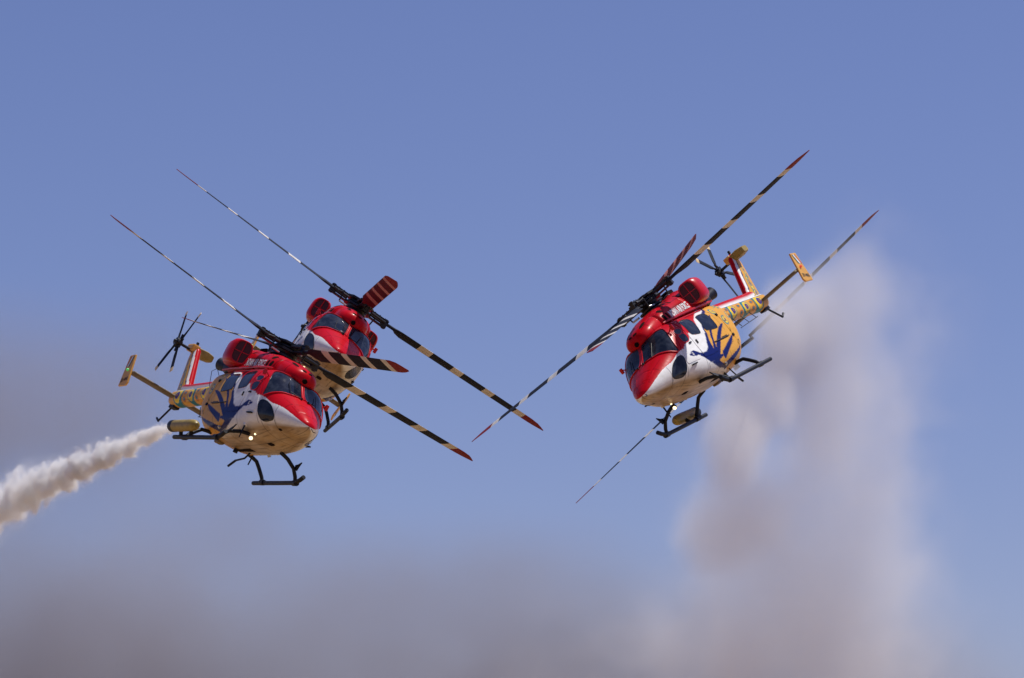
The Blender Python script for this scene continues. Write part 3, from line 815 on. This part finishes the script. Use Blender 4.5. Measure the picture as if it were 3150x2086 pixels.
    # ---- tail rotor head
    mb = MB(); mb.tube([(0, .60, 0), (0, -.06, 0)], .045, 10); mb.tube([(0, .08, 0), (0, -.10, 0)], .13, 14); mb.tube([(0, -.10, 0), (0, -.16, 0)], [.07, .04], 10)
    mb.tube([(0, .02, .28), (0, .02, -.28)], .04, 8); mb.tube([(.28, -.04, 0), (-.28, -.04, 0)], .04, 8)
    for k in range(8):
        a = k * math.pi / 4; mb.box((.17 * math.cos(a), .03, .17 * math.sin(a)), (.06, .07, .06))
    tr_ = mb.build('tail_rotor', M['hub'], H, smooth=True)
    return H

def plate_text(H, txt):
    """serial number along the foot of both end plates, reading correctly from outside"""
    V, F = text_mesh(txt, .15)
    V = V.copy(); V[:, 0] *= .34 / np.ptp(V[:, 0]); V[:, 1] *= .115 / np.ptp(V[:, 1])
    for ep in [o for o in H.children if o.name.startswith('end_plate')]:
        s = 1 if sum(v.co.y for v in ep.data.vertices) > 0 else -1
        tr = Vector((-7.36, 1.80, 2.60)); br = Vector((-7.26, 1.74, 1.60)); bf2 = Vector((-6.80, 1.68, 1.76)); tf = Vector((-7.06, 1.76, 2.66))
        P = []
        for x, y, z in V:
            u = .50 - s * x / .44; v = .15 + y / .95
            p = (br * (1 - u) + bf2 * u) * (1 - v) + (tr * (1 - u) + tf * u) * v
            P.append((p.x, (p.y + .033) * s, p.z))
        MB().add(P, F).build('serial_number', M['ink'], ep)

# ---- rotor blades (span along +x, leading edge +y)
def blade_mesh(Rb):
    st = [.98, 1.12, 1.30, 1.42, 1.62]
    cuts = [.325, .39, .50, .554, .67, .72, .839, .885]
    st += [c * Rb for c in cuts] + [.93 * Rb, .955 * Rb, .975 * Rb, .99 * Rb, Rb]
    st = sorted(set([round(q, 4) for q in st] + [round(q, 4) for q in np.linspace(1.62, .92 * Rb, 14)]))
    n = 14; V = []; F = []; mt = []
    for r in st:
        chord = np.interp(r, [.98, 1.30, 1.42, 1.62, .92 * Rb, .96 * Rb, Rb], [.13, .13, .36, .50, .50, .40, .07])
        sweep = np.interp(r, [0, .92 * Rb, .96 * Rb, Rb], [0, 0, -.04, -.20])
        th = np.interp(r, [.98, 1.30, 1.62, Rb], [.05, .05, .030, .011])
        tw = np.interp(r, [1.3, Rb], [R(17), R(11)])
        bend = .0022 * r * r * 0
        for k in range(n):
            a = 2 * math.pi * k / n; c = .5 - .5 * math.cos(a)
            y = chord * (.30 - c) + sweep; z = th * math.sin(a) * (1.35 - .9 * c)
            V.append((r, -(y * math.cos(tw) - z * math.sin(tw)), y * math.sin(tw) + z * math.cos(tw) + bend))
    for i in range(len(st) - 1):
        m = (st[i] + st[i + 1]) / 2 / Rb
        mi = 2 if m > .885 else 1 if (.839 < m or .67 < m < .72 or .50 < m < .554 or .325 < m < .39) else 0
        for k in range(n):
            F.append((i * n + k, i * n + (k + 1) % n, (i + 1) * n + (k + 1) % n, (i + 1) * n + k)); mt.append(mi)
    F += [tuple(range(n)), tuple(range((len(st) - 1) * n, len(st) * n))]; mt += [0, 2]
    mb = MB(); mb.v = V; mb.f = F; mb.m = mt
    o = mb.build('rotor_blade', [M['blade'], M['blade_white'], M['blade_red']], None, smooth=True)
    return o
def bounce_tinted_blade(src):
    """the same blade with red bounce light from the cowling painted into its colours"""
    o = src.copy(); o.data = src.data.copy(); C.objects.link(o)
    for i, k in enumerate(('blade_red_bounce', 'band_red_bounce', 'blade_red')): o.data.materials[i] = M[k]
    o['label'] = 'banded rotor blade, deep red bounce light painted into its colour'
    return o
def tail_blade_mesh():
    mb = MB(); V = []; F = []; mt = []
    st = [.12, .30, .38, .5, .98, 1.02, 1.16]
    for r in st:
        ch = np.interp(r, [.12, .30, .38, .5, 1.16], [.05, .05, .12, .17, .17]); th = np.interp(r, [.12, .3, .5, 1.16], [.035, .03, .016, .01])
        for k in range(10):
            a = 2 * math.pi * k / 10; c = .5 - .5 * math.cos(a)
            V.append((r, th * math.sin(a) + .1 * ch * (.35 - c), ch * (.35 - c)))
    for i in range(len(st) - 1):
        for k in range(10):
            F.append((i * 10 + k, i * 10 + (k + 1) % 10, (i + 1) * 10 + (k + 1) % 10, (i + 1) * 10 + k)); mt.append(1 if st[i] >= 1.0 else 0)
    F += [tuple(range(10)), tuple(range(60, 70))]; mt += [0, 1]
    mb.v = V; mb.f = F; mb.m = mt
    return mb.build('tail_rotor_blade', [M['blade'], M['cream']], None, smooth=True)

# ------------------------------------------------------------------ ground
def ground():
    m, nt, b = new_mat('dry_airfield')
    tc = nt.nodes.new('ShaderNodeTexCoord')
    nz = nt.nodes.new('ShaderNodeTexNoise'); nz.inputs['Scale'].default_value = .02; nz.inputs['Detail'].default_value = 9
    nt.links.new(tc.outputs['Object'], nz.inputs['Vector'])
    rp = nt.nodes.new('ShaderNodeValToRGB')
    rp.color_ramp.elements[0].position = .35; rp.color_ramp.elements[1].position = .65
    rp.color_ramp.elements[0].color = (.24, .145, .065, 1); rp.color_ramp.elements[1].color = (.36, .235, .11, 1)
    nt.links.new(nz.outputs['Fac'], rp.inputs[0]); nt.links.new(rp.outputs[0], b.inputs['Base Color'])
    b.inputs['Roughness'].default_value = .95
    S = 20000; n = 12
    V = [(-S + 2 * S * i / n, -S + 2 * S * j / n, 0) for j in range(n + 1) for i in range(n + 1)]
    F = [(j * (n + 1) + i, j * (n + 1) + i + 1, (j + 1) * (n + 1) + i + 1, (j + 1) * (n + 1) + i) for j in range(n) for i in range(n)]
    o = MB().add(V, F).build('ground', m)
    set_props(o, kind='structure')
    return o
ground()

# ------------------------------------------------------------------ the formation
hero = make_helicopter()
bl = blade_mesh(7.02); tb = tail_blade_mesh()
HUB = Vector((-.04, 0, 3.62)); TRH = Vector((-7.62, -.62, 3.74))

def copy_tree(o, parent):
    c = o.copy(); C.objects.link(c); c.parent = parent
    for ch in list(o.children): copy_tree(ch, c)
    return c
def place_rotors(H, base, blades, tail_angles, first):
    hub = [o for o in H.children if o.name.startswith('main_rotor')][0]
    hub.location = HUB; hub.rotation_euler = (0, 0, R(base))
    for i, (az, flap, pit) in enumerate(blades):
        red = i == 2 and not first  # this blade gets the colours with painted red bounce
        b = bounce_tinted_blade(bl) if red else bl if first and i == 0 else bl.copy()
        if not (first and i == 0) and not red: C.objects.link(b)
        b.parent = hub; b.rotation_mode = 'XYZ'
        b.rotation_euler = (-R(pit), -R(flap), R(az - base))
    t = [o for o in H.children if o.name.startswith('tail_rotor') and not o.name.startswith('tail_rotor_blade')][0]
    t.location = TRH
    for i, a in enumerate(tail_angles):
        b = tb if first and i == 0 else tb.copy()
        if not (first and i == 0): C.objects.link(b)
        b.parent = t; b.rotation_euler = (0, -R(a), 0); b.location = (0, .02 if i % 2 else -.04, 0)
GROUP = 'display team helicopters flying in formation'
POSES = [((-7.834, 100.875, 14.192), (0.83103, -0.15772, 0.1641, -0.50752), 6.0, [(-78.1, 2.6, 0), (97.0, 1.9, -6), (-172.9, 6.0, 0), (5.5, -2.6, 0)], (118, 60, 235, -57), 'ZD 4042',
          'red, white and yellow peacock helicopter at left, yellow canister trailing white smoke'),
         ((-6.635, 110.161, 17.203), (0.74777, -0.21771, 0.18041, -0.60074), 2.5, [(-84.4, 1.2, 0), (94.1, 1.9, -6), (-0.7, -2.8, 0), (182.0, 6.0, 0)], (100, 40, 220, -70), 'ZD 4047',
          'red and white helicopter flying half hidden behind the left peacock helicopter'),
         ((6.13, 105.117, 16.618), (0.46649, 0.28212, -0.16715, -0.8215), 1.5, [(85.3, 0.5, -8), (-86.8, 2.5, 2), (-179.2, 11.5, 16), (4.8, -7.4, 0)], (126, 36, -88, -160), 'ZD 4055',
          'red, white and yellow peacock helicopter at right, banked before the tall smoke plume')]
helis = [hero]
for i in range(1, 3): helis.append(copy_tree(hero, None))
for i, (H, (loc, q, base, blades, tails, serial, label)) in enumerate(zip(helis, POSES)):
    H.rotation_mode = 'QUATERNION'; H.rotation_quaternion = Quaternion(q); H.location = loc
    place_rotors(H, base, blades, tails, i == 0)
    plate_text(H, serial)
    set_props(H, label, 'helicopter', GROUP)
# fourth aircraft of the formation: only two of its main rotor blades show
LOC4 = (9.276, 117.353, 16.855)
H4 = bpy.data.objects.new('helicopter', None); C.objects.link(H4)
H4.rotation_mode = 'QUATERNION'; H4.rotation_quaternion = Quaternion(POSES[2][1]); H4.location = LOC4
hb = MB(); hb.tube([(0, 0, -.5), (0, 0, .1)], .11, 14); hb.tube([(0, 0, -.05), (0, 0, .05)], .30, 12); hb.tube([(-1.05, 0, 0), (1.05, 0, 0)], .06, 10)
h4 = hb.build('main_rotor', M['hub'], H4, smooth=True); h4.location = HUB; h4.rotation_euler = (0, 0, R(122.0))
for az, flap in ((120.8, 6.3), (-54.9, -6.0)):
    b = bl.copy(); C.objects.link(b); b.parent = h4; b.rotation_euler = (R(7), -R(flap), R(az - 122.0))
set_props(H4, 'farthest helicopter, only two long rotor blades showing behind the right peacock helicopter', 'helicopter', GROUP)


# ------------------------------------------------------------------ smoke
class NB:
    """small node-building helper for volume fields"""
    def __init__(self, nt): self.nt = nt
    def m(self, op, a, b=None, c=None, clamp=False):
        n = self.nt.nodes.new('ShaderNodeMath'); n.operation = op; n.use_clamp = clamp
        for i, v in enumerate((a, b, c)):
            if v is None: continue
            if isinstance(v, (int, float)): n.inputs[i].default_value = v
            else: self.nt.links.new(v, n.inputs[i])
        return n.outputs[0]
    def vm(self, op, a, b=None):
        n = self.nt.nodes.new('ShaderNodeVectorMath'); n.operation = op
        for i, v in enumerate((a, b)):
            if v is None: continue
            if isinstance(v, (tuple, list)): n.inputs[i].default_value = v
            else: self.nt.links.new(v, n.inputs[i])
        return n.outputs['Value'] if op in ('LENGTH', 'DOT_PRODUCT') else n.outputs[0]
    def noise(self, vec, scale, detail=4, rough=.55, col=False):
        n = self.nt.nodes.new('ShaderNodeTexNoise'); n.inputs['Scale'].default_value = scale; n.inputs['Detail'].default_value = detail; n.inputs['Roughness'].default_value = rough
        self.nt.links.new(vec, n.inputs['Vector'])
        return n.outputs['Color' if col else 'Fac']
    def ramp(self, v, a, b, lo=0.0, hi=1.0):
        n = self.nt.nodes.new('ShaderNodeMapRange'); n.interpolation_type = 'SMOOTHSTEP'
        self.nt.links.new(v, n.inputs[0])
        for i, q in enumerate((a, b, lo, hi)): n.inputs[i + 1].default_value = q
        return n.outputs[0]
    def vec(self, x, y, z):
        n = self.nt.nodes.new('ShaderNodeCombineXYZ')
        for i, v in enumerate((x, y, z)):
            if isinstance(v, (int, float)): n.inputs[i].default_value = v
            else: self.nt.links.new(v, n.inputs[i])
        return n.outputs[0]
def volume_mat(name, col, aniso):
    m = bpy.data.materials.new(name); m.use_nodes = True; nt = m.node_tree; nt.nodes.clear()
    out = nt.nodes.new('ShaderNodeOutputMaterial'); v = nt.nodes.new('ShaderNodeVolumePrincipled')
    v.inputs['Color'].default_value = (*col, 1); v.inputs['Anisotropy'].default_value = aniso; v.inputs['Density'].default_value = 1.0
    nt.links.new(v.outputs[0], out.inputs['Volume'])
    return m
def smoke_object(name, mat, lo, hi, res, field):
    """a box whose geometry nodes fill it with a procedural density grid"""
    o = MB().box([(lo[i] + hi[i]) / 2 for i in range(3)], [hi[i] - lo[i] for i in range(3)]).build(name, mat)
    ng = bpy.data.node_groups.new(name + '_density', 'GeometryNodeTree')
    ng.interface.new_socket('Geometry', in_out='INPUT', socket_type='NodeSocketGeometry'); ng.interface.new_socket('Geometry', in_out='OUTPUT', socket_type='NodeSocketGeometry')
    ng.nodes.new('NodeGroupInput'); out = ng.nodes.new('NodeGroupOutput')
    cube = ng.nodes.new('GeometryNodeVolumeCube'); pos = ng.nodes.new('GeometryNodeInputPosition'); sm = ng.nodes.new('GeometryNodeSetMaterial')
    cube.inputs['Min'].default_value = lo; cube.inputs['Max'].default_value = hi
    for k, ax in enumerate('XYZ'): cube.inputs['Resolution ' + ax].default_value = res[k]
    ng.links.new(field(NB(ng), pos.outputs[0]), cube.inputs['Density'])
    sm.inputs['Material'].default_value = mat
    ng.links.new(cube.outputs[0], sm.inputs[0]); ng.links.new(sm.outputs[0], out.inputs[0])
    o.modifiers.new('density', 'NODES').node_group = ng
    return o

def smoke_trail():
    A = Vector((-9.62, 101.55, 15.28)); B = Vector((-18.6, 117.9, 14.05)); Lg = (B - A).length
    r0, k = .13, .041
    def field(nb, p):
        nt = nb.nt
        sp = nt.nodes.new('ShaderNodeSeparateXYZ'); nt.links.new(p, sp.inputs[0])
        x, y, z = sp.outputs
        rad = nb.m('MAXIMUM', nb.m('MULTIPLY_ADD', x, k, r0), .05)
        lx = nb.m('MULTIPLY', nb.m('LOGARITHM', rad, math.e), 1.0 / k * .9)     # self-similar coordinate along the trail
        q = nb.vec(lx, nb.m('DIVIDE', y, rad), nb.m('DIVIDE', z, rad))
        w = nb.vm('SCALE', nb.vm('SUBTRACT', nb.noise(q, .5, 2, .5, True), (.5, .5, .5))); w.node.inputs['Scale'].default_value = 2.1
        q2 = nb.vm('ADD', q, w)
        s2 = nt.nodes.new('ShaderNodeSeparateXYZ'); nt.links.new(q2, s2.inputs[0])
        rho = nb.m('SQRT', nb.m('ADD', nb.m('MULTIPLY', s2.outputs[1], s2.outputs[1]), nb.m('MULTIPLY', s2.outputs[2], s2.outputs[2])))
        n2 = nb.noise(q2, 1.15, 4, .5)
        e = nb.m('MULTIPLY_ADD', nb.m('SUBTRACT', n2, .5), 2.9, rho)
        core = nb.ramp(e, 1.05, .55, 0, 1)
        wisp = nb.m('MULTIPLY', nb.ramp(rho, 1.9, .4, 0, .09), nb.ramp(n2, .35, .7))
        dens = nb.m('MULTIPLY', nb.m('ADD', core, wisp), nb.ramp(x, 0, Lg, TRAIL_D[0], TRAIL_D[1]))
        return nb.m('MULTIPLY', dens, nb.ramp(x, 0.0, .2))
    rm = (r0 + k * Lg) * 1.7
    o = smoke_object('smoke_trail', volume_mat('trail_smoke', (.965, .972, .995), .0), (0, -rm, -rm), (Lg, rm, rm), (440, 84, 84), field)
    o.location = A; o.rotation_mode = 'QUATERNION'; o.rotation_quaternion = (B - A).to_track_quat('X', 'Z')
    set_props(o, 'narrow billowing white smoke trail streaming from the left helicopter canister', 'smoke', kind='stuff')

def smoke_cloud(name, label, box, blobs, col, dens, scale, contrast, vox, aniso=.1, warp=1.2, lo=.40, hi=.66, billow=0.0):
    c = [(box[i] + box[i + 3]) / 2 for i in range(3)]
    def field(nb, p):
        w = nb.vm('SCALE', nb.vm('SUBTRACT', nb.noise(p, scale * .45, 3, .5, True), (.5, .5, .5))); w.node.inputs['Scale'].default_value = warp * 2
        p2 = nb.vm('ADD', p, w)
        tot = None
        for b, r, wt in blobs:
            d = nb.vm('LENGTH', nb.vm('DIVIDE', nb.vm('SUBTRACT', p2, tuple(b[i] - c[i] for i in range(3))), r))
            f = nb.ramp(d, 1.0, .15, 0, wt)
            tot = f if tot is None else nb.m('ADD', tot, f)
        n = nb.noise(p2, scale, 5, .55)
        mod = nb.ramp(n, lo, hi, 1 - contrast, 1.0)
        if billow:
            e = nb.m('MULTIPLY_ADD', nb.m('SUBTRACT', n, .5), billow, tot)
            puff = nb.m('MULTIPLY', nb.ramp(e, .12, 1.0), nb.m('MINIMUM', tot, 3.0))
            return nb.m('MULTIPLY', nb.m('MULTIPLY_ADD', nb.m('MULTIPLY', tot, mod), .35, puff), dens)
        return nb.m('MULTIPLY', nb.m('MULTIPLY', tot, mod), dens)
    h = [(box[i + 3] - box[i]) / 2 for i in range(3)]
    o = smoke_object(name, volume_mat(name + '_air', col, aniso), tuple(-q for q in h), tuple(h), [max(8, int(2 * q / vox)) for q in h], field)
    o.location = c
    set_props(o, label, 'smoke', kind='stuff')
    return o
TRAIL_D = (8.5, 1.3)
smoke_trail()
smoke_cloud('smoke_plume', 'tall drifting grey smoke plume behind and below the right helicopter', (-6, 109.6, -1, 24, 131, 30),
    [((6.5, 111.9, 16.2), (1.7, 1.6, 1.8), 4.0), ((7.5, 113.2, 17.7), (1.8, 1.7, 2.2), 4.5), ((8.3, 113.8, 20.0), (1.5, 1.2, 1.8), 5.0), ((9.1, 115.2, 20.2), (2.1, 1.9, 2.6), 5.0), ((10.2, 115.9, 18.4), (3.0, 2.6, 3.6), 1.2),
     ((10.5, 115.8, 21.4), (2.2, 2.2, 2.5), 1.4), ((11.7, 116.8, 22.4), (2.8, 2.4, 3.4), .45), ((6.9, 115.0, 14.0), (3.0, 2.8, 3.0), 1.3), ((9.6, 118.4, 15.2), (5.8, 4, 5.4), .9), ((12.2, 119.0, 19.4), (4.4, 4, 6.2), .6),
     ((8.2, 118.4, 11.0), (5.8, 4, 5.4), .9), ((12.2, 120.0, 11.2), (4.8, 4, 6.4), .75), ((3.0, 119.4, 9.2), (7.6, 5, 5.6), .32)],
    (.89, .893, .935), .21, .46, .92, .19, warp=1.3, billow=1.7)
smoke_cloud('smoke_bank', 'low brown-grey bank of old smoke lying across the bottom left', (-50, 118, -4, 32, 166, 30),
    [((-24, 141, 9.5), (19, 14, 10), 1.5), ((-4, 144, 8.6), (20, 14, 10.0), 1.15), ((-19, 135, 19.6), (12, 9, 6.0), .75), ((-11.5, 126, 14.0), (6, 5, 3.4), .8), ((10, 145, 8), (15, 13, 8.4), .9)],
    (.41, .395, .445), .20, .13, .72, .45, warp=3.0)
